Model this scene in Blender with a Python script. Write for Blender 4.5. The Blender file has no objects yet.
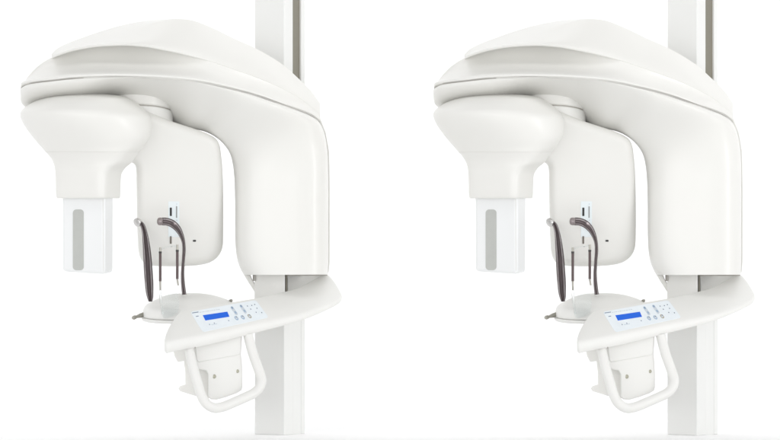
import bpy, bmesh, math, random
from mathutils import Vector, Matrix
random.seed(4)
PI = math.pi
# ------------------------------------------------------------------ scale
S = 0.00375          # metres per reference unit at the subject distance
DIST = 16.0          # camera to subject
CAMZ = 214*S*(DIST+36*S)/DIST + 0.0
scene = bpy.context.scene
COL = scene.collection

def P(x, y, d=0.0):
    """a point of the machine: x to the right, y down, d away from the camera, all in units of S"""
    k = (DIST + d*S)/DIST
    return Vector(((x-180)*S*k, DIST + d*S, (220-y)*S*k + CAMZ))

# ------------------------------------------------------------------ materials
def new_mat(name):
    m = bpy.data.materials.new(name); m.use_nodes = True
    return m, m.node_tree, m.node_tree.nodes['Principled BSDF']
def enamel(name, col, rough=.38, coat=.0, var=.012, bump=.02):
    m, t, b = new_mat(name)
    b.inputs['Roughness'].default_value = rough
    b.inputs['Coat Weight'].default_value = coat
    b.inputs['Coat Roughness'].default_value = .12
    n = t.nodes.new('ShaderNodeTexNoise'); n.inputs['Scale'].default_value = 3.0; n.inputs['Detail'].default_value = 5
    tc = t.nodes.new('ShaderNodeTexCoord'); t.links.new(tc.outputs['Object'], n.inputs['Vector'])
    r = t.nodes.new('ShaderNodeMixRGB')
    r.inputs['Color1'].default_value = (*[c*(1-var) for c in col], 1); r.inputs['Color2'].default_value = (*[min(1,c*(1+var)) for c in col], 1)
    t.links.new(n.outputs['Fac'], r.inputs['Fac']); t.links.new(r.outputs['Color'], b.inputs['Base Color'])
    n2 = t.nodes.new('ShaderNodeTexNoise'); n2.inputs['Scale'].default_value = 260.0; n2.inputs['Detail'].default_value = 2
    t.links.new(tc.outputs['Object'], n2.inputs['Vector'])
    bp = t.nodes.new('ShaderNodeBump'); bp.inputs['Strength'].default_value = bump; bp.inputs['Distance'].default_value = .001
    t.links.new(n2.outputs['Fac'], bp.inputs['Height']); t.links.new(bp.outputs['Normal'], b.inputs['Normal'])
    return m
def plain(name, col, rough=.5, metal=0.0):
    m, t, b = new_mat(name)
    n = t.nodes.new('ShaderNodeTexNoise'); n.inputs['Scale'].default_value = 40
    tc = t.nodes.new('ShaderNodeTexCoord'); t.links.new(tc.outputs['Object'], n.inputs['Vector'])
    r = t.nodes.new('ShaderNodeMixRGB'); r.inputs['Color1'].default_value = (*[c*.96 for c in col],1); r.inputs['Color2'].default_value = (*[min(1,c*1.04) for c in col],1)
    t.links.new(n.outputs['Fac'], r.inputs['Fac']); t.links.new(r.outputs['Color'], b.inputs['Base Color'])
    b.inputs['Roughness'].default_value = rough; b.inputs['Metallic'].default_value = metal
    return m
WHITE  = enamel('cream_white_enamel', (.79,.784,.752), .42, .12)
COLM   = enamel('column_paint', (.80,.802,.785), .45)
COOL   = enamel('cool_white_plastic', (.83,.84,.84), .35, .1)
SATIN  = enamel('satin_white_plastic', (.80,.797,.772), .46)
SEAM   = plain('seam_shade_grey', (.42,.40,.37), .7)  # dark grey stands in for the shade along the seams
SEAML  = plain('pale_seam_shade', (.70,.69,.66), .7)  # paler seam shade, also put in as colour
DARKG  = plain('dark_gap_rubber', (.16,.15,.12), .7)
SLOT   = plain('olive_grey_track', (.23,.215,.17), .35, .2)
SLITG  = plain('grey_window_plastic', (.48,.49,.465), .4)
BLACK  = plain('black_slit', (.03,.03,.03), .5)
GREYL  = plain('grey_slit', (.30,.31,.31), .5)
BROWN  = plain('brown_grey_metal', (.23,.19,.19), .26, .75)
def streaked():
    m, t, b = new_mat('brown_metal_painted_gloss')
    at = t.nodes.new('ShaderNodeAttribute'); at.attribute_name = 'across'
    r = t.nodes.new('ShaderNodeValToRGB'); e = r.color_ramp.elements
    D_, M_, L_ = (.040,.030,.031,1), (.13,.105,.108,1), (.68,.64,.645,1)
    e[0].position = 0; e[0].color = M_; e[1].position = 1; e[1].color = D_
    for p, c in ((.10,D_),(.20,L_),(.30,M_),(.42,D_),(.55,M_),(.64,D_),(.76,M_),(.84,L_),(.92,M_)):  # bands paint glossy reflections of the blade into its base colour
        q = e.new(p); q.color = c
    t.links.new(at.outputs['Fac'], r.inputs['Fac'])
    tc = t.nodes.new('ShaderNodeTexCoord'); n = t.nodes.new('ShaderNodeTexNoise'); n.inputs['Scale'].default_value = 30
    t.links.new(tc.outputs['Object'], n.inputs['Vector'])
    x = t.nodes.new('ShaderNodeMixRGB'); x.inputs['Color2'].default_value = M_
    t.links.new(n.outputs['Fac'], x.inputs['Fac']); t.links.new(r.outputs['Color'], x.inputs['Color1'])
    t.links.new(x.outputs['Color'], b.inputs['Base Color'])
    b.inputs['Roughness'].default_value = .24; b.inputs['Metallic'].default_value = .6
    return m
BROWN = streaked()
BROWNM = plain('brown_rod_rubber', (.10,.07,.07), .45, .1)
STEEL  = plain('brushed_steel', (.36,.35,.31), .28, .85)
STEELB = plain('bright_steel', (.60,.59,.58), .2, .9)
DKST   = plain('dark_steel', (.12,.11,.08), .4, .6)
PALEB  = plain('pale_blue_film', (.83,.885,.925), .45)
LABELB = plain('ice_blue_label', (.79,.85,.87), .5)
KEYB   = plain('blue_grey_key', (.33,.45,.60), .5)
KEYD   = plain('dark_blue_mark', (.10,.14,.22), .5)
KEYW   = plain('grey_white_key', (.62,.67,.73), .5)
KEYY   = plain('beige_key', (.42,.38,.28), .5)
INK    = plain('grey_blue_ink', (.28,.33,.42), .6)
INKL   = plain('faint_ink', (.55,.61,.68), .6)
LCD, t_, b_ = new_mat('blue_backlit_screen')
b_.inputs['Base Color'].default_value = (.004,.05,.28,1); b_.inputs['Roughness'].default_value = .4; b_.inputs['Specular IOR Level'].default_value = .15
b_.inputs['Emission Color'].default_value = (.008,.09,.50,1); b_.inputs['Emission Strength'].default_value = .8
CLEAR, t_, b_ = new_mat('clear_acrylic')
b_.inputs['Base Color'].default_value = (.94,.96,.96,1); b_.inputs['Roughness'].default_value = .03
b_.inputs['Transmission Weight'].default_value = 1.0; b_.inputs['IOR'].default_value = 1.2
SWEEP, t_, b_ = new_mat('white_paper_backdrop')
n_ = t_.nodes.new('ShaderNodeTexNoise'); n_.inputs['Scale'].default_value = 2
r_ = t_.nodes.new('ShaderNodeMixRGB'); r_.inputs['Color1'].default_value = (.96,.96,.96,1); r_.inputs['Color2'].default_value = (.97,.97,.97,1)
t_.links.new(n_.outputs['Fac'], r_.inputs['Fac']); t_.links.new(r_.outputs['Color'], b_.inputs['Base Color'])
b_.inputs['Roughness'].default_value = .9; b_.inputs['Specular IOR Level'].default_value = .1

# ------------------------------------------------------------------ mesh helpers
BASE = P(280, 434, 36); BASE.z = 0
def link(name, bm, mat, parent, sharp=38, bevel=0, seg=3):
    bmesh.ops.recalc_face_normals(bm, faces=bm.faces)
    me = bpy.data.meshes.new(name)
    c = Vector((0,0,0))
    for v in bm.verts: c += v.co
    c /= max(1, len(bm.verts))
    for v in bm.verts: v.co -= c
    for f in bm.faces: f.smooth = True
    bm.to_mesh(me); bm.free()
    me.set_sharp_from_angle(angle=math.radians(sharp))
    me.materials.append(mat)
    o = bpy.data.objects.new(name, me); COL.objects.link(o)
    o['_c'] = tuple(c)
    pc = Vector(parent['_c']) if parent is not None else Vector((0,0,0))
    o.location = c - pc
    if parent is not None: o.parent = parent
    if bevel:
        md = o.modifiers.new('bevel', 'BEVEL'); md.width = bevel*S; md.segments = seg; md.limit_method = 'ANGLE'; md.angle_limit = math.radians(40)
        md.harden_normals = False
    return o

def interp(tab, x):
    """monotone-ish cubic through a table [(x,y)...]"""
    n = len(tab)
    if x <= tab[0][0]: return tab[0][1]
    if x >= tab[-1][0]: return tab[-1][1]
    sl = [(tab[i+1][1]-tab[i][1])/(tab[i+1][0]-tab[i][0]) for i in range(n-1)]
    m = [sl[0]] + [ (0 if sl[i-1]*sl[i] <= 0 else 2*sl[i-1]*sl[i]/(sl[i-1]+sl[i])) for i in range(1, n-1)] + [sl[-1]]
    for i in range(n-1):
        if x <= tab[i+1][0]:
            h = tab[i+1][0]-tab[i][0]; t = (x-tab[i][0])/h
            return ((2*t**3-3*t*t+1)*tab[i][1] + (t**3-2*t*t+t)*h*m[i] + (-2*t**3+3*t*t)*tab[i+1][1] + (t**3-t*t)*h*m[i+1])

def catmull(pts, closed=False, sub=6):
    out = []; n = len(pts)
    rng = n if closed else n-1
    for i in range(rng):
        g = lambda j: pts[j % n] if closed else pts[max(0, min(n-1, j))]
        p0, p1, p2, p3 = g(i-1), g(i), g(i+1), g(i+2)
        # centripetal parametrisation keeps corners from overshooting
        def dist(a, b): return max(1e-4, sum((q-r)**2 for q, r in zip(a, b))**.25)
        t0 = 0; t1 = t0+dist(p0, p1); t2 = t1+dist(p1, p2); t3 = t2+dist(p2, p3)
        for k in range(sub):
            t = t1+(t2-t1)*k/sub
            L = lambda a, b, ta, tb: tuple(((tb-t)*u+(t-ta)*v)/(tb-ta) for u, v in zip(a, b))
            A1, A2, A3 = L(p0,p1,t0,t1), L(p1,p2,t1,t2), L(p2,p3,t2,t3)
            B1, B2 = L(A1,A2,t0,t2), L(A2,A3,t1,t3)
            out.append(L(B1,B2,t1,t2))
    if not closed: out.append(tuple(pts[-1]))
    return out

def loft(rings, bm=None, cap=True, closed=True):
    bm = bm or bmesh.new()
    vs = [[bm.verts.new(p) for p in r] for r in rings]
    n = len(vs[0])
    for a, b in zip(vs, vs[1:]):
        for i in range(n if closed else n-1):
            j = (i+1) % n
            bm.faces.new((a[i], a[j], b[j], b[i]))
    if cap:
        bm.faces.new(vs[0][::-1]); bm.faces.new(vs[-1])
    return bm

def inset(poly, r):
    """move every point of a closed outline inwards by r"""
    n = len(poly)
    area = sum(poly[i][0]*poly[(i+1)%n][1]-poly[(i+1)%n][0]*poly[i][1] for i in range(n))
    sg = 1 if area > 0 else -1
    out = []
    for i in range(n):
        a, b, c = poly[i-1], poly[i], poly[(i+1)%n]
        tx, ty = c[0]-a[0], c[1]-a[1]; l = math.hypot(tx, ty) or 1
        out.append((b[0]-sg*ty/l*r, b[1]+sg*tx/l*r))
    return out

def pillow(outline, d0, d1, rf, rb=None, smooth=True, sub=6, bulge=0, bm=None, slope=(0,0)):
    """solid with a rounded front edge of radius rf and back edge rb; outline in (x, y)"""
    rb = rf if rb is None else rb
    pts = catmull(outline, True, sub) if smooth else list(outline)
    cx = sum(p[0] for p in pts)/len(pts); cy = sum(p[1] for p in pts)/len(pts)
    D = lambda p, d: d + slope[0]*(p[0]-cx) + slope[1]*(p[1]-cy)
    rings = []
    if bulge:                               # gentle crown on the front face
        base = inset(pts, rf)
        for f, b in ((.1, 1), (.35, .9), (.6, .68), (.8, .4), (.92, .17)):
            rings.append([P(cx+(p[0]-cx)*f, cy+(p[1]-cy)*f, D(p, d0-bulge*b)) for p in base])
    N = 7
    for k in range(N+1):
        a = PI/2*k/N
        q = inset(pts, rf*(1-math.sin(a)))
        rings.append([P(p[0], p[1], D(p, d0+rf*(1-math.cos(a)))) for p in q])
    for k in range(N+1):
        a = PI/2*k/N
        q = inset(pts, rb*(1-math.cos(a)))
        rings.append([P(p[0], p[1], D(p, d1-rb*(1-math.sin(a)))) for p in q])
    return loft(rings, bm)

def levels(tab, n=2.4, N=64, sub=4, tilt=0.0):
    """stack of rounded plan sections. rows: y, xl, xr, dc, hd, exponent, yaw(deg)"""
    rows = catmull(tab, False, sub)
    rings = []
    for (y, xl, xr, dc, hd, ex, yaw) in rows:
        a = math.radians(yaw); ca, sa = math.cos(a), math.sin(a)
        hw = (xr-xl)/2
        pts = []
        for k in range(N):
            th = 2*PI*k/N; c, s_ = math.cos(th), math.sin(th)
            u = math.copysign(abs(c)**(2/ex), c)*hw; v = math.copysign(abs(s_)**(2/ex), s_)*hd
            pts.append((u*ca+v*sa, -u*sa+v*ca))
        mx = max(abs(p[0]) for p in pts) or 1
        f = hw/mx
        rings.append([P((xl+xr)/2+p[0]*f, y-tilt*p[1], dc+p[1]) for p in pts])
    return loft(rings)

def tube(path, r, bm=None, N=14, sub=6, cap=True, r2=None):
    """round bar through points (x, y, d)"""
    pts = [P(*p) for p in (catmull(path, False, sub) if sub > 1 else path)]
    rings = []; prev = None
    for i, p in enumerate(pts):
        t = (pts[min(i+1, len(pts)-1)]-pts[max(i-1, 0)]).normalized()
        if prev is None:
            u = t.cross(Vector((0,1,0)))
            if u.length < .1: u = t.cross(Vector((1,0,0)))
            u.normalize()
        else:
            u = (prev - t*prev.dot(t)).normalized()
        prev = u; w = t.cross(u)
        rr = (r if r2 is None else r+(r2-r)*i/(len(pts)-1))*S
        rings.append([p+u*math.cos(2*PI*k/N)*rr+w*math.sin(2*PI*k/N)*rr for k in range(N)])
    return loft(rings, bm, cap)

def lathe(p0, p1, prof, N=28, bm=None):
    """revolve prof [(t along axis 0..1, radius)] about the axis p0-p1, both (x, y, d)"""
    a, b = P(*p0), P(*p1); t = (b-a).normalized()
    u = t.cross(Vector((0,1,0)));
    if u.length < .1: u = t.cross(Vector((1,0,0)))
    u.normalize(); w = t.cross(u)
    return loft([[a+(b-a)*s_+(u*math.cos(2*PI*k/N)+w*math.sin(2*PI*k/N))*r*S for k in range(N)] for s_, r in prof], bm)

def blade(path, thick, ridges, sub=8):
    """curved flat bar; path rows (x, y, d, width); ridges gives the fluted section"""
    rows = catmull(path, False, sub); rings = []
    for i, (x, y, d, w) in enumerate(rows):
        a, b = rows[max(0, i-1)], rows[min(len(rows)-1, i+1)]
        tx, ty = b[0]-a[0], b[1]-a[1]; l = math.hypot(tx, ty) or 1
        nx, ny = -ty/l, tx/l
        M = 20; ring = []
        for k in range(M+1):
            u = -1+2*k/M
            h = thick*(1-abs(u)**3)**.5*(.72+.28*math.cos(u*PI*ridges))
            ring.append(P(x+nx*u*w/2, y+ny*u*w/2, d-h))
        for k in range(M-1, 0, -1):
            u = -1+2*k/M
            ring.append(P(x+nx*u*w/2, y+ny*u*w/2, d+thick*.5*(1-abs(u)**3)**.5))
        rings.append(ring)
    bm = loft(rings)
    lay = bm.verts.layers.float.new('across')
    bm.verts.ensure_lookup_table(); n = len(rings[0])
    for q, v in enumerate(bm.verts):
        k = q % n; v[lay] = k/M if k <= M else (2*M-k)/M
    return bm

# ------------------------------------------------------------------ the machine
root = bpy.data.objects.new('dental_xray_machine', None); COL.objects.link(root)
root.empty_display_size = .3
root['_c'] = tuple(BASE); root.location = BASE

# ---- column: square post standing edge-on, with a sunken steel track in its right face
def prism(poly, y0, y1, bm=None):
    """poly of (x, d) from height y0 (top) to y1 (bottom)"""
    return loft([[P(x, y0, d) for x, d in poly], [P(x, y1, d) for x, d in poly]], bm)
FL, LB = (284, 10), (254.5, 31)
fdir = (21, 30); fl = 1.0
def onface(s_, depth=0):       # along the right-hand face, depth = into the post
    L = math.hypot(*fdir); nx, nd = -fdir[1]/L, fdir[0]/L     # inward normal
    return (FL[0]+fdir[0]*s_+nx*depth, FL[1]+fdir[1]*s_+nd*depth)
poly = [LB, FL, onface(.42), onface(.42, 2.6), onface(.82, 2.6), onface(.82), onface(1), (LB[0]+fdir[0], LB[1]+fdir[1])]
def raw_z(bm_poly, z0, z1):
    return loft([[Vector((P(x,0,d).x, P(x,0,d).y, z)) for x, d in bm_poly] for z in (z1, z0)])
ZT = P(0, -70, 20).z
column = link('column', raw_z(poly, 0.0, ZT), COLM, root, bevel=.7)
tr = [onface(.425, 2.0), onface(.815, 2.0), onface(.815, 2.5), onface(.425, 2.5)]
link('track', raw_z(tr, P(0,80,20).z, ZT-.01), SLOT, column)
cv = [onface(.425, .4), onface(.815, .4), onface(.815, 2.4), onface(.425, 2.4)]
link('track_cover', raw_z(cv, 0.0, P(0,274,20).z), COLM, column)

# ---- tables measured along the overhead arm
Ttop = [(52,54.5),(56,50),(67,44),(84,37.5),(101,31.6),(124,25),(146,21),(169,19),(180,19),(190,20),(210,27),(235,39),(255,48),(282,64),(300,80),(312,92),(320,103.5)]
Lip  = [(23,86),(28,78),(39.5,66),(55,56.8),(78,49.5),(101,46),(124,45),(146,46.5),(160,49),(185,54.5),(210,61.5),(235,70),(260,79),(285,90),(305,102),(320,115)]
Seam = [(20,88),(24,84.5),(35,82.5),(53,80.5),(78,77.7),(112,76.4),(140,76.8),(169,78.3),(197,81),(235,89),(260,96),(285,105),(303,111),(312,115),(320,121)]
NearB= [(20,-62),(24,-72),(35,-86),(60,-100),(100,-108),(150,-106),(200,-96),(250,-76),(290,-54),(310,-36),(320,-22)]
NearL= [(52,-60),(56,-72),(67,-83),(84,-91),(110,-96),(150,-95),(200,-85),(250,-66),(290,-45),(310,-30),(320,-18)]
FarL = [(52,-56),(56,-40),(67,-27),(84,-14),(110,-4),(150,4),(200,6),(250,6),(290,6),(320,6)]
FarB = [(20,-58),(24,-44),(35,-28),(60,-12),(100,0),(150,8),(200,8),(320,8)]
def rng(a, b, n, ease=True):
    return [a+(b-a)*((1-math.cos(PI*i/n))/2 if ease else i/n) for i in range(n+1)]

# lower moulding of the cover: hollow cove between the seam and the lid
rings = []
for x in rng(21.5, 320, 70):
    ys, yl = interp(Seam, x), interp(Lip, x); dn, df = interp(NearB, x), interp(FarB, x)
    yl = min(yl, ys-2.0)
    fade = max(0, min(1, (235-x)/110)); fade = fade*fade*(3-2*fade)
    h = ys-yl
    rec = min(40, .62*(df-dn))*(.14+.86*fade)          # how far the hollow goes back
    r = [(ys+2.6, dn+9), (ys+.2, dn+1.5), (ys-.7, dn+.2), (ys-1.8, dn), (ys-2.6, dn+.6)]
    M = 12
    for k in range(1, M+1):
        u = k/M
        r.append((ys-2.6-(h-2.6)*u, dn+.6+rec*(1-(1-u)**2.1)))
    r += [(yl-.5, dn+rec+3), (yl+.5, df-2 if df-2 > dn+rec+3 else dn+rec+4)]
    dmax = max(df, dn+rec+5)
    r += [(yl+2, dmax), (ys-1, dmax), (ys, dmax-2)]
    rings.append([P(x, y, d) for y, d in r])
cover = link('arm_cover', loft(rings), WHITE, root, sharp=50)

# lid: domed top, overhanging the hollow; crisp crease on its far-left shoulder
Ridge = [(52,57),(60,51.5),(75,47),(90,43),(110,37.5),(140,28),(160,21.5),(175,19.2),(320,103.8)]
rings = []
for x in rng(52, 320, 70):
    yt, yl = interp(Ttop, x), interp(Lip, x); dn, df = interp(NearL, x), interp(FarL, x)
    yl = max(yl, yt+1.2); h = yl-yt
    w = df-dn
    sh = .0
    if x < 172: sh = max(0, (interp(Ridge, x)-yt))/h
    over = 1.8*max(.05, min(1, (250-x)/90))
    r = [(yl+over*.5, dn+min(6,w*.3)), (yl+over*.4, dn+.8), (yl-.4, dn), (yl-1.6, dn+.5)]
    M = 12; top = 1-sh
    for k in range(1, M+1):
        u = k/M
        r.append((yl-1.6-(h*top-1.6)*u if h*top > 1.6 else yl-1.6-.01*k, dn+.5+w*.36*(u**1.3)))
    lasty, lastd = r[-1]
    for k in range(1, 5):
        u = k/4
        r.append((lasty+(yt-lasty)*u, lastd+w*.40*u))
    r += [(yt+h*.12, dn+w*.86), (yt+h*.45, dn+w*.96), (yl, df)]
    rings.append([P(x, y, d) for y, d in r])
lid = link('lid', loft(rings), WHITE, cover, sharp=26)

def line(tab, x0, x1, n, dtab, dy=0, dd=0):
    return [(x, interp(tab, x)+dy, interp(dtab, x)+dd) for x in rng(x0, x1, n, False)]
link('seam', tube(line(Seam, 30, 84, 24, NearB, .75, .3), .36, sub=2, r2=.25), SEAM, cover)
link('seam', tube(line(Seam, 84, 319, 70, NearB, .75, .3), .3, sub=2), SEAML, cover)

# ---- arm and leg: one hooked body, outer edge O, inner edge I
hook = [ # Ox, Oy, dO, Ix, Iy, dI, power, bulge, back
 (20.6,91,-60, 21.0,98,-56, 1.3, 2, -52),
 (22.5,88,-70, 22.5,104,-46, 1.6, 4, -40),
 (30,84.6,-82, 30,109,-30, 1.9, 3, -26),
 (53,81.6,-98, 53,112,-12, 2.0, 0, -8),
 (80,78.8,-104,78,112,-4, 2.0, 0, 0),
 (112,77.6,-107,110,108,2, 1.3, 0, 4),
 (140,78,-105,136,114,2, 1.0, 0, 7),
 (169,79.4,-101,162,120,0, .95, 0, 8),
 (200,82.6,-94,186,127.5,-24, 1.05, 2, 8),
 (228,88.6,-84,203,131,-24, 1.05, 6, 7),
 (252,94.8,-74,214,136,-28, 1.2, 12, 5),
 (275,102.6,-62,223,143.5,-22, 1.1, 18, 3),
 (297,110.2,-46,230,154,-15, 1.0, 24, 1),
 (310,115.5,-32,233,166,-10, 1.0, 30, 0),
 (319,122,-20,234.3,180,-8, 1.0, 35, 0),
 (324.5,134,-12,234.8,194,-8, 1.0, 38, 0),
 (327.4,152,-9,235,208,-8, 1.0, 39, 0),
 (328.2,182,-8,235,224,-8, 1.0, 40, 0),
 (328.2,215,-8,235.2,238,-8, 1.0, 40, 0),
 (328.2,240,-8,235.8,250,-8, 1.0, 40, 0),
 (328.2,258,-8,237.6,261,-8, 1.0, 40, 0),
 (328,268,-8,240.8,269.5,-8, 1.0, 40, 0),
 (327.6,274.6,-8,244.5,275,-8, 1.0, 40, 0)]
rows = catmull(hook, False, 6); rings = []
for (ox,oy,do,ix,iy,di,pw,bu,bk) in rows:
    r = []; M = 30
    for k in range(M+1):
        u = (1-math.cos(PI*k/M))/2
        q = 3.4
        d = do+(di-do)*u**pw - bu*max(0, 1-abs(2*u-1)**q)**(1/q)
        r.append(P(ox+(ix-ox)*u, oy+(iy-oy)*u, d))
    for k in range(M, -1, -5):
        u = k/M
        r.append(P(ox+(ix-ox)*u, oy+(iy-oy)*u, max(bk, di+.5, do+.5) if k else max(bk, do+.5)))
    rings.append(r)
arm = link('support_arm', loft(rings), WHITE, root, sharp=50)
# rear shell that shows as a thin rim on the right of the leg
rim = [(300,108),(318.8,104.5),(320.4,118.6),(325.9,133),(329.2,152),(330,190),(330,230),(329.8,262),(328.6,272),(326,275),(300,275)]
link('rear_cover', pillow(rim, .4, 30, 1.0, smooth=False), WHITE, arm, sharp=50)
rimp = [(311,114.6,-31),(319,121,-19),(324.8,133.5,-11),(327.9,152,-7),(328.8,182,-6),(328.8,230,-6),(328.8,262,-6),(328.2,272,-6)]
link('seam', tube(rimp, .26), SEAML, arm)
# curved side fin behind the leg, running down beside the carriage
fin = [(235.2,235),(235.8,250),(237.8,262),(241.5,271),(247.5,281),(254.5,292),(258,294.5),(258,285),(254.6,283.5),(252,279),(250.4,275),(252,272),(258,268),(258,240),(246,235)]
link('side_fin', pillow(fin, 0.6, 22, 1.2, smooth=False), WHITE, arm, sharp=50)
# carriage plate below the leg and the dark gaps and hook shadow strip round it
car = [(254.4,-4),(284.8,-26),(287,-1),(258,30)]
carriage = link('carriage', prism(car, 262, 300), SATIN, root, bevel=.4)
link('hook_shadow', prism([(252.6,1),(255.4,-6),(255.4,8),(252.6,8)], 271.6, 281), SEAM, carriage)  # solid dark strip put in for the shadow beside the leg's hook
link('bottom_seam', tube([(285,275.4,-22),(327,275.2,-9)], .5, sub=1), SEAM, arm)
link('gap', prism([(285.6,-25),(287.0,-25),(287.0,2),(285.6,2)], 275.4, 292), DARKG, carriage)

# ---- rotation joint under the arm
def disc(cx, cy, d, r, h, tilt, bm=None, cham=1.0):
    a = math.radians(tilt)
    up = (0, -math.cos(a), -math.sin(a))
    N = 72; rings = []
    for hh, rr in ((0, r-cham), (cham, r), (h-cham, r), (h, r-cham)):
        ring = []
        for k in range(N):
            th = 2*PI*k/N; ex = math.cos(th)*rr; ez = math.sin(th)*rr
            ring.append(P(cx+ex+0*hh, cy+ez*math.sin(a)-hh*math.cos(a), d+ez*math.cos(a)+hh*math.sin(a)*0))
        rings.append(ring)
    return loft(rings, bm)
joint = link('rotation_joint', disc(137, 128, -19, 36.2, 15.5, 12), SATIN, root)
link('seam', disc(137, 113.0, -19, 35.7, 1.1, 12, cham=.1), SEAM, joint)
link('joint_boss', disc(137, 112.0, -19, 37.0, 15, 12), WHITE, joint)

# ---- x-ray source housing: wide bowl narrowing to a square neck
yw = 25
dome = levels([
 (94.2, 84, 98, -66, 6, 2.0, 0),
 (95.0, 66, 114, -66, 22, 2.1, 0),
 (97.6, 48, 127, -66, 36, 2.2, 0),
 (102, 34.5, 135, -65, 45, 1.95, 2),
 (107, 26, 142, -65, 50, 1.85, 4),
 (111, 22, 146, -65, 53, 1.85, 5),
 (115.5, 20.8, 150, -65, 54, 1.85, 7),
 (123, 23.4, 151.5, -65, 52, 1.9, 10),
 (137, 33, 149.5, -66, 43, 2.15, 15),
 (147, 41.5, 143.5, -66, 36, 2.6, 18),
 (152, 46, 139.5, -66, 33, 3.1, 20),
 (157.5, 50.8, 135.5, -66, 30, 3.4, 22),
 (163, 53.8, 131.5, -66, 28, 3.8, 24),
 (168, 55.2, 125.5, -66, 26.5, 5.2, yw),
 (174, 55.8, 121.8, -66, 26, 6.2, yw),
 (185, 56.2, 120.8, -66, 26, 7, yw),
 (197.2, 56.8, 120.2, -66, 26, 7, yw),
 (198.4, 57.8, 119.4, -66, 25, 7, yw)], N=96, sub=5)
head = link('source_housing', dome, WHITE, root, sharp=60)
def section(y, xl, xr, dc, hd, ex, yaw, N=120, g=0.0, t0=0, t1=1):
    a = math.radians(yaw); hw = (xr-xl)/2; out = []
    L = []
    for k in range(N):
        th = 2*PI*k/N; c, s_ = math.cos(th), math.sin(th)
        u = math.copysign(abs(c)**(2/ex), c)*hw; v = math.copysign(abs(s_)**(2/ex), s_)*hd
        L.append((u*math.cos(a)+v*math.sin(a), -u*math.sin(a)+v*math.cos(a)))
    mx = max(abs(p[0]) for p in L); f = hw/mx
    return [((xl+xr)/2+p[0]*(f+g/hw), y, dc+p[1]*(1+g/hd)) for p in L]
ring = section(152, 46, 139.5, -66, 33, 3.1, 20)
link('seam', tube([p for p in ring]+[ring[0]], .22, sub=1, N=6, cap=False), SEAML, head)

# tube head: cool white square box below the neck with a grey exit window
A_, B_, C_ = (62,-72), (104.6,-92), (114.2,-72)
D_ = (A_[0]+C_[0]-B_[0], A_[1]+C_[1]-B_[1])
bm = bmesh.new()
tops = [P(p[0], 190, p[1]) for p in (A_,B_,C_,D_)]
bots = [P(A_[0]+.4, 271.5, A_[1]), P(B_[0], 274.4, B_[1]), P(C_[0]-.4, 272.2, C_[1]), P(D_[0], 270, D_[1])]
loft([tops, bots], bm)
tubeh = link('tube_head', bm, COOL, root, bevel=3.4, seg=6)
def on_tube(x, y, out=0):
    t = (x-A_[0])/(B_[0]-A_[0]); d = A_[1]+(B_[1]-A_[1])*t
    return P(x-out*.42, y, d-out*.9)
def stadium(x0, x1, y0, y1, r, n=6):
    pts = []
    for cx, cy, a0 in ((x1-r,y0+r,-90),(x1-r,y1-r,0),(x0+r,y1-r,90),(x0+r,y0+r,180)):
        for k in range(n+1):
            a = math.radians(a0+90*k/n); pts.append((cx+r*math.cos(a), cy+r*math.sin(a)))
    return pts
def plate_on(fn, pts, lo, hi, bm=None, rr=.25):
    q = inset(pts, rr)
    return loft([[fn(x,y,lo) for x,y in pts], [fn(x,y,hi-rr) for x,y in pts], [fn(x,y,hi) for x,y in q]], bm)
win = link('exit_window', plate_on(on_tube, stadium(73.2,84.2,209.4,270.2,3.6), -.4, .35), SLITG, tubeh)
# shut line down the near edge of the box
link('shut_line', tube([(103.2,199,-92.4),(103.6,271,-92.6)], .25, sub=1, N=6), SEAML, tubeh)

# ---- image receptor: large rounded box hanging from the joint
RD0, RS, RSY = -42, .2, .25
rec = [(136.6,180),(136.4,171),(135.6,166),(133.4,163.4),(128,160),(124,150),(122,138),(122,122),(126,110),(131,106.6),(137,107.3),(151,113.2),(169,120.4),(186,126),(201,131),(210,135),(216.5,139.6),(219.6,146),(221,155),(222.4,170),(223.2,200),(223.2,232),(222.2,248),(218.4,256),(211.5,261.6),(202,264.6),(188,266),(165,266.3),(149,265),(142.6,261.4),(139.2,254),(137.8,240),(137,210)]
receptor = link('image_receptor', pillow(rec, RD0, 14, 9, 8, sub=4, slope=(RS,RSY)), WHITE, root, sharp=60)
rc_ = catmull(rec, True, 4); rcx = sum(p[0] for p in rc_)/len(rc_); rcy = sum(p[1] for p in rc_)/len(rc_)
def flat(x, y, out): return P(x, y, RD0+RS*(x-rcx)+RSY*(y-rcy)-out)
link('label', plate_on(flat, stadium(168.4,179.4,201.4,237,.5,3), -1, .25, rr=.05), LABELB, receptor)
link('slit', plate_on(flat, stadium(169.8,171.9,207.6,216,.3,2), 0, .5, rr=.1), BLACK, receptor)
link('slit', plate_on(flat, stadium(176.0,177.2,206.2,217.8,.3,2), 0, .5, rr=.1), GREYL, receptor)
link('slit', plate_on(flat, stadium(170.0,171.6,236.2,243.8,.3,2), 0, .7, rr=.1), plain('brown_slit', (.16,.14,.12)), receptor)
link('slit', plate_on(flat, stadium(193,196,239.9,241.7,.5,3), -.6, .5, rr=.1), BLACK, receptor)
for yy in (203.6, 219.8): link('mark', plate_on(flat, stadium(176.3,177.3,yy,yy+.9,.2,2), 0, .4, rr=.05), INKL, receptor)

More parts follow.
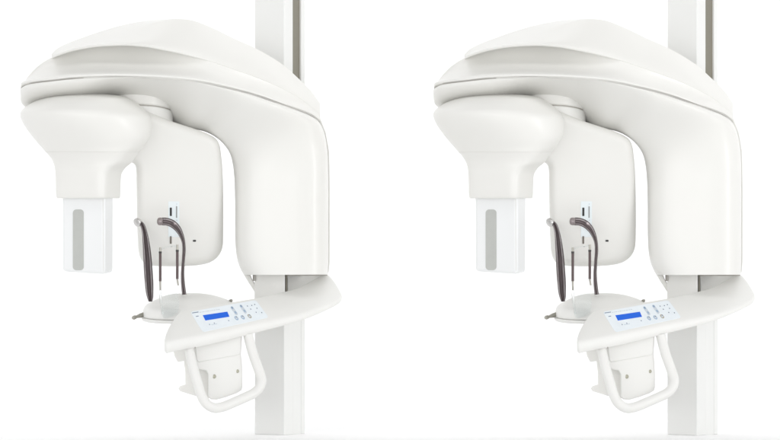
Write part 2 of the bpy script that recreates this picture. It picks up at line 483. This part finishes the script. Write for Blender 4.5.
# ---- chin base: low rounded turtle-back with a lip underneath
base = levels([
 (293.6,182,200,-14,6,2.0,0),(294.3,174,207,-14,12,2.1,0),(296.2,166,216,-15,19,2.2,0),
 (299.6,156,226,-16,26,2.3,0),(303,149.4,233,-17,31,2.4,0),(306.2,145,237,-18,35,2.5,0),
 (310,143.2,240,-18,37,2.6,0),(315.6,143.0,241,-18,37,2.6,0),(316.6,144.2,240,-18,36,2.6,0)], N=80, sub=4, tilt=.10)
chin_base = link('chin_base', base, SATIN, root, sharp=60)
link('base_lip', levels([(316.9,142.0,241.6,-18,38,2.6,0),(317.3,141.4,242,-18,38.6,2.6,0),(319.6,142.2,241,-18,38,2.6,0),(320.4,144,239,-18,36,2.6,0)], N=80, sub=1, tilt=.10), SATIN, chin_base, sharp=60)

# metal knobs at both ends of the base
kb = link('adjusting_knob', lathe((148.4,313.0,-24),(132.4,318.0,-32), [(0,3.0),(.10,3.2),(.16,2.0),(.30,2.4),(.50,2.3),(.66,1.7),(.76,1.4),(.80,2.0),(.92,2.1),(1,1.2)]), STEEL, root)
link('collar', lathe((148.9,312.8,-24),(146.2,313.6,-25), [(0,3.5),(.2,3.7),(.8,3.7),(1,3.3)]), DKST, kb)
link('tip', tube([(133.8,316.2,-32),(133.2,319.2,-32)], .9, sub=1), STEEL, kb)
kb = link('adjusting_knob', lathe((224.6,302.3,-14),(232.2,300.3,-18), [(0,.9),(.1,1.2),(.3,1.2),(.42,.8),(.65,.9),(.7,1.4),(.95,1.4),(1,.9)]), STEEL, root)

# ---- clear chin rest and the two positioning pins
cr = [(162,287.5),(165,285.2),(173.5,285),(176.6,287.6),(178.4,296),(179,306),(176.5,314),(170,317),(163,317.6),(162,303)]
chin_rest = link('chin_rest', pillow(cr, -56.4, -54, .5, sub=3), CLEAR, root)
link('cross_bar', tube([(160.4,249.4,-54),(168,246.8,-54),(177.2,245.6,-54)], .7, N=10), CLEAR, chin_rest)
link('post', tube([(160.3,290,-55),(160.6,300,-55),(163,314,-55)], 1.1, N=10), CLEAR, chin_rest)
for x0, ya, y0, y1, yb in ((160.3,247.4,251.6,281.2,290.2),(177.3,244.6,250,279,285.4)):
    pin = link('positioning_pin', tube([(x0,y0,-54),(x0,y1,-54)], 1.35, sub=1, N=16), BROWNM, root)
    link('cap', tube([(x0,ya,-54),(x0,y0,-54)], 1.05, sub=1), STEEL, pin)
    link('collar', tube([(x0,y0-.2,-54),(x0,y0+1.6,-54)], 1.5, sub=1), BLACK, pin)
    link('foot', tube([(x0,y1,-54),(x0+(.1 if x0 < 170 else 1.0),yb,-54)], 1.0, sub=1, r2=.8), STEEL, pin)

# ---- temple supports: curved fluted metal blades
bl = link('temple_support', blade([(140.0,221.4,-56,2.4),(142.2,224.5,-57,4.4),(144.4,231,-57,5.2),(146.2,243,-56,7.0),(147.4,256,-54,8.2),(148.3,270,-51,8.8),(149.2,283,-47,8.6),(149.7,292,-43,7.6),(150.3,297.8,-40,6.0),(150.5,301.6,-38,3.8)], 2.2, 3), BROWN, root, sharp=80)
link('pad', lathe((136.2,223.2,-57),(140.6,220.6,-53), [(0,3.2),(.12,4.3),(.35,4.6),(.5,4.4),(.8,3.0),(1,1.8)]), STEELB, bl)
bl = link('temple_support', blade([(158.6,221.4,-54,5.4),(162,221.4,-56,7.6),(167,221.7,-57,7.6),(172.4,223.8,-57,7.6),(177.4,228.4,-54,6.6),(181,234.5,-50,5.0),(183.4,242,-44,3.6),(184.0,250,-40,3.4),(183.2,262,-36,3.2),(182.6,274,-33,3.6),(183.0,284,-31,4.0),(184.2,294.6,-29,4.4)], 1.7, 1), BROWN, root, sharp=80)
link('pad', lathe((158.2,221.4,-54.5),(163.6,221.4,-57), [(0,2.8),(.1,3.6),(.4,3.9),(.7,3.7),(1,2.4)]), plain('worn_pad_metal', (.30,.26,.26), .3, .6), bl)

# ---- console
def plane_through(a, b, c):
    A, B, C = P(*a), P(*b), P(*c); n = (B-A).cross(C-A).normalized()
    return A, n
PA, PN = plane_through((165,338,-128), (302,314.5,-62), (186,309,-78))
if PN.z < 0: PN = -PN
EYE = Vector((0,0,CAMZ))
def onc(x, y, out=0.0):
    q = P(x, y, 0); dr = (q-EYE).normalized()
    t = (PA-EYE).dot(PN)/dr.dot(PN)
    return EYE+dr*t+PN*out*S
top = [(164.6,340.5),(165.4,334.5),(168,328),(172.4,320.6),(178,313.6),(183,310),(190,307.8),(205,305.4),(222,302.8),(238,300.4),(256,297.4),(272,294),(286,290.6),(300,286.4),(313,279.4),(321,275.2),(327,273.6),(331,276.6),(335,281.6),(339.5,289),(341.8,294.5),(340,298.4),(332,303.2),(318,309),(302,314.2),(285,318),(266,321.6),(245,325.9),(222,330.8),(200,335.2),(182,338.6),(171,341),(166.6,342)]
topc = catmull(top, True, 3)
bm = bmesh.new(); lo = []; mid = []; up = []; up2 = []
ins1, ins2 = inset(topc, .55), inset(topc, 1.9)
for i, (x, y) in enumerate(topc):
    hgt = interp([(160,11.5),(200,12),(245,10.4),(300,7.2),(330,5.4),(345,5)], x)
    up2.append(onc(*ins2[i]))
    up.append(onc(*ins1[i], -.5)); mid.append(onc(x, y, 0)+Vector((0,0,-1.9*S)))
    lo.append(onc(x, y, 0)+Vector((0,0,-(hgt-1.6)*S)))
lo2 = [onc(*ins1[i])+Vector((0,0,-(interp([(160,11.5),(200,12),(245,10.4),(300,7.2),(330,5.4),(345,5)], topc[i][0])-.4)*S)) for i in range(len(topc))]
lo3 = [onc(*ins2[i])+Vector((0,0,-(interp([(160,11.5),(200,12),(245,10.4),(300,7.2),(330,5.4),(345,5)], topc[i][0])+.6)*S)) for i in range(len(topc))]
loft([up2, up, mid, lo, lo2, lo3], bm)
console = link('console', bm, SATIN, root, sharp=60)
# block that joins the console to the carriage under the leg
blk = [(287.2,272),(326.0,272),(328.4,277.6),(322,284),(309,289),(292,293),(287.6,294)]
link('mounting_block', pillow(blk, 12, 28, .8, smooth=False), SATIN, console, sharp=50)

def cplate(pts, lo_, hi, name, mat, parent):
    return link(name, loft([[onc(x,y,lo_) for x,y in pts], [onc(x,y,hi) for x,y in pts]]), mat, parent)
# film keypad: (u,v) on the pad to photo-plane position
KP = ((190.2,311.9),(255.6,300.2),(268.6,317.6),(202.8,332.2))
def kp(u, v):
    a, b, c, d = KP
    return ((a[0]*(1-u)+b[0]*u)*(1-v)+(d[0]*(1-u)+c[0]*u)*v, (a[1]*(1-u)+b[1]*u)*(1-v)+(d[1]*(1-u)+c[1]*u)*v)
def uv_of(x, y):
    u = v = .5
    for _ in range(30):
        fx, fy = kp(u, v); e = 1e-3
        ax, ay = kp(u+e, v); bx, by = kp(u, v+e)
        j11, j12, j21, j22 = (ax-fx)/e, (bx-fx)/e, (ay-fy)/e, (by-fy)/e
        det = j11*j22-j12*j21; rx, ry = x-fx, y-fy
        u += (rx*j22-ry*j12)/det; v += (ry*j11-rx*j21)/det
    return u, v
def rrect(u0, u1, v0, v1, ru, rv, n=4):
    pts = []
    for cu, cv_, a0 in ((u1-ru,v0+rv,-90),(u1-ru,v1-rv,0),(u0+ru,v1-rv,90),(u0+ru,v0+rv,180)):
        for k in range(n+1):
            a = math.radians(a0+90*k/n); pts.append(kp(cu+ru*math.cos(a), cv_+rv*math.sin(a)))
    return pts
pad = cplate(rrect(0,1,0,1,.035,.10), -.1, .22, 'keypad_panel', PALEB, console)
lcd = [(202.7,315.5),(227.2,311.9),(229.3,316.9),(205.3,320.7)]
cplate(lcd, .1, .38, 'display', LCD, console)
def dot(x, y, ru, rv, mat, name='key', h=.42):
    u, v = uv_of(x, y)
    n = 14
    return cplate([kp(u+ru*math.cos(2*PI*k/n), v+rv*math.sin(2*PI*k/n)) for k in range(n)], .1, h, name, mat, console)
def bar(x0, y0, x1, y1, w, mat, name='key', h=.42):
    dx, dy = x1-x0, y1-y0; l = math.hypot(dx, dy); nx, ny = -dy/l*w/2, dx/l*w/2
    pts = []
    n = 5
    a0 = math.atan2(dy, dx)
    for k in range(n+1):
        a = a0-PI/2+PI*k/n; pts.append((x1+math.cos(a)*w/2, y1+math.sin(a)*w/2))
    for k in range(n+1):
        a = a0+PI/2+PI*k/n; pts.append((x0+math.cos(a)*w/2, y0+math.sin(a)*w/2))
    return cplate(pts, .1, h, name, mat, console)
for x, y in ((231.8,307.8),(240.8,306.2)):
    bar(x, y, x+4.6, y+6.4, 2.6, KEYW, h=.34)
    dot(x+.2, y+.3, .014, .07, KEYB, h=.44)
    dot(x+3.6, y+5.0, .013, .07, KEYB, h=.44)
    dot(x+.3, y+.2, .005, .028, KEYD, 'mark', .5)
for x, y, m in ((236.3,318.4,KEYB),(242.6,317.6,KEYB),(249.4,316.5,KEYY)):
    dot(x, y, .023, .105, m); dot(x, y+.1, .014, .06, KEYW, 'mark', .5)
    dot(x+.1, y-1.1, .007, .030, KEYD, 'mark', .54)
for x, y in ((247.3,306.3),(251.6,305.7),(250.6,309.4),(256.8,308.5),(256,312.6),(261.6,312.9),(254.6,304.8)):
    dot(x, y, .006, .026, KEYD, 'indicator')
for x, y in ((209.5,324.7),(214.2,323.4),(228.6,320.8)): dot(x, y, .006, .030, INK, 'indicator')
bar(211.4,325.0,217,324.0,.35,INKL,'mark')
# printed line above the screen, far too small to read in the photograph, kept as strokes
x = 192.4
for w_, m in ((1.1,INK),(.9,INK),(1.2,INK),(.9,INK),(.7,INK)):
    bar(x, 313.2-(x-192)*.155, x+w_*.72, 313.2-(x+w_*.72-192)*.155, .85, m, 'lettering', .36); x += w_+.25
x = 199.6
for w_ in (1.6,.9,2.1,1.3,2.4,1.1,1.8,2.2,1.5,1.9): 
    bar(x, 312.7-(x-199)*.155, x+w_*.7, 312.7-(x+w_*.7-199)*.155, .4, INKL, 'lettering', .36); x += w_+.4
bar(196.2,316.6,198.2,316.3,.8,INK,'lettering',.36)
link('screw', lathe((195.2,347.4,-125),(195.2,347.6,-133.4), [(0,.7),(.9,.7),(1,.5)]), SEAM, console)

# ---- bracket under the console
side = [(173,348),(174.5,356),(177.6,361.8),(184,361),(185.2,372),(185.4,384.4),(180,386),(178.4,388.4),(180,391),(194,395.4),(206,398.4),(210,398),(211,372),(206,360),(200,348)]
bracket = link('bracket', pillow(side, -78, -40, 1.0, smooth=False), WHITE, root, sharp=50)
front = [(193.6,340),(194.4,357),(195.8,364),(198,368.6),(202,370),(206,370.6),(207.8,374),(208,390),(208.2,396),(210.4,399.2),(216.5,399.6),(226,397),(236.5,393.2),(241.2,390.4),(242.2,387),(242.2,374),(241.6,362),(240.8,354),(242,334)]
link('front_plate', pillow(front, -96, -74, 1.7, smooth=False, slope=(.35,0)), SATIN, bracket, sharp=60)
rib = [(195,341),(240.8,336),(240.6,353),(238.4,355.2),(199,362.2),(196.4,360)]
link('upper_ridge', pillow(rib, -97.4, -90, 1.3, smooth=False, slope=(.35,0)), SATIN, bracket, sharp=60)
for x, y, r in ((214,376.4,2.1),(237.3,371.2,1.75)):
    dd = -96+.35*(x-219)
    link('bolt_hole', lathe((x,y,dd+1),(x,y,dd-.25), [(0,r),(.8,r),(1,r*.8)]), plain('olive_screw_head', (.42,.41,.33), .4, .5), bracket)

# ---- grab handle
hp = [(187.8,346,-112),(189.8,353,-116),(193.2,368,-120),(197.4,382,-122),(200.8,393.8,-123),(205.8,403,-122),(213.6,407.8,-120),(222,407,-117),(236,401.4,-110),(247,396.6,-104),(254,393,-100),(259.4,387.6,-97),(261.4,380.6,-95),(259.6,373,-93),(256.4,364,-92),(252.6,353,-90),(249.4,341,-88),(248,335,-87)]
handle = link('handle', tube(hp, 4.8, N=24, sub=8), SATIN, root, sharp=60)

# ------------------------------------------------------------------ place both machines
def place(o, px):
    th = -math.atan((px-390)*S/DIST)
    R = Matrix.Rotation(th, 4, 'Z')
    o.location = R @ BASE; o.rotation_euler = (0, 0, th)
parts = [c for c in COL.objects if c.parent == root]
kids = {p: [c for c in COL.objects if c.parent == p] for p in parts}
place(root, 180)
r2 = root.copy(); COL.objects.link(r2)
for p in parts:
    c = p.copy(); COL.objects.link(c); c.parent = r2
    for g in kids[p]:
        e = g.copy(); COL.objects.link(e); e.parent = c
place(r2, 592.5)
for o in COL.objects:
    if '_c' in o.keys(): del o['_c']
for o, w in ((root, 'left'), (r2, 'right')):
    o['label'] = f'white dental X-ray machine with overhead arm and blue screen, standing on the {w} side'
    o['category'] = 'x-ray machine'; o['group'] = 'identical dental X-ray machines side by side'

# ------------------------------------------------------------------ white paper sweep
bm = bmesh.new()
prof = [(-6, 0), (18.5, 0)]
for k in range(1, 13):
    a = PI/2*k/12; prof.append((18.5+2.5*math.sin(a), 2.5*(1-math.cos(a))))
prof += [(21, 9)]
rows_ = [[bm.verts.new((x, y, z)) for y, z in prof] for x in (-14, 14)]
for i in range(len(prof)-1): bm.faces.new((rows_[0][i], rows_[1][i], rows_[1][i+1], rows_[0][i+1]))
for f in bm.faces: f.smooth = True
me = bpy.data.meshes.new('backdrop'); bm.to_mesh(me); bm.free(); me.materials.append(SWEEP)
o = bpy.data.objects.new('backdrop', me); COL.objects.link(o); o['kind'] = 'structure'

# ------------------------------------------------------------------ light
w = bpy.data.worlds.new('World'); scene.world = w; w.use_nodes = True
nt = w.node_tree; bg = nt.nodes['Background']
tc = nt.nodes.new('ShaderNodeTexCoord'); sp = nt.nodes.new('ShaderNodeSeparateXYZ'); nt.links.new(tc.outputs['Generated'], sp.inputs[0])
cr_ = nt.nodes.new('ShaderNodeValToRGB'); nt.links.new(sp.outputs['Z'], cr_.inputs[0])
cr_.color_ramp.elements[0].position = 0; cr_.color_ramp.elements[0].color = (.98,.985,1,1)
cr_.color_ramp.elements[1].position = .9; cr_.color_ramp.elements[1].color = (.22,.22,.22,1)
nt.links.new(cr_.outputs[0], bg.inputs['Color']); bg.inputs['Strength'].default_value = WORLD = 1.02

def area(name, loc, target, sx, sy, power, col=(1,1,1)):
    l = bpy.data.lights.new(name, 'AREA'); l.shape = 'RECTANGLE'; l.size = sx; l.size_y = sy; l.energy = power; l.color = col
    o = bpy.data.objects.new(name, l); COL.objects.link(o); o.location = loc
    o.rotation_euler = (Vector(target)-Vector(loc)).to_track_quat('-Z', 'Y').to_euler()
    return o
area('added_backdrop_fill', (0, 17.5, 4.6), (0, 19.2, 0), 16, 1.5, 140)  # unseen light added to whiten the backdrop
area('added_backdrop_fill', (0, 13.0, 5.2), (0, 14.4, 0), 16, 1.5, 95)  # second unseen light, added to whiten the front of the sweep
area('added_floor_fill', (0, 17.3, 2.7), (0, 15.2, 0), 16, .6, 9)  # added out of frame to keep the floor round the feet white
area('softbox_lamp', (-6.5, 1.5, 2.4), (0, 16, .9), 9.0, 6.0, 330)
area('added_front_fill', (0, -3, .7), (0, 16, 1.2), 7, 3, 230)  # fill added behind the camera to flatten the shading
area('softbox_lamp', (12.5, 7.5, 1.8), (0, 16, .9), 3.0, 6.0, 430)

# ------------------------------------------------------------------ camera
cam = bpy.data.cameras.new('camera'); co = bpy.data.objects.new('camera', cam); COL.objects.link(co)
co.location = (0, 0, CAMZ); co.rotation_euler = (PI/2, 0, 0)
cam.sensor_fit = 'HORIZONTAL'; cam.sensor_width = 36; cam.lens = 36*DIST/(780*S); cam.clip_end = 200; cam.clip_start = .1
scene.camera = co
scene.render.engine = 'CYCLES'
scene.view_settings.view_transform = 'Standard'; scene.view_settings.look = 'None'
scene.view_settings.exposure = 0.19; scene.view_settings.gamma = 1
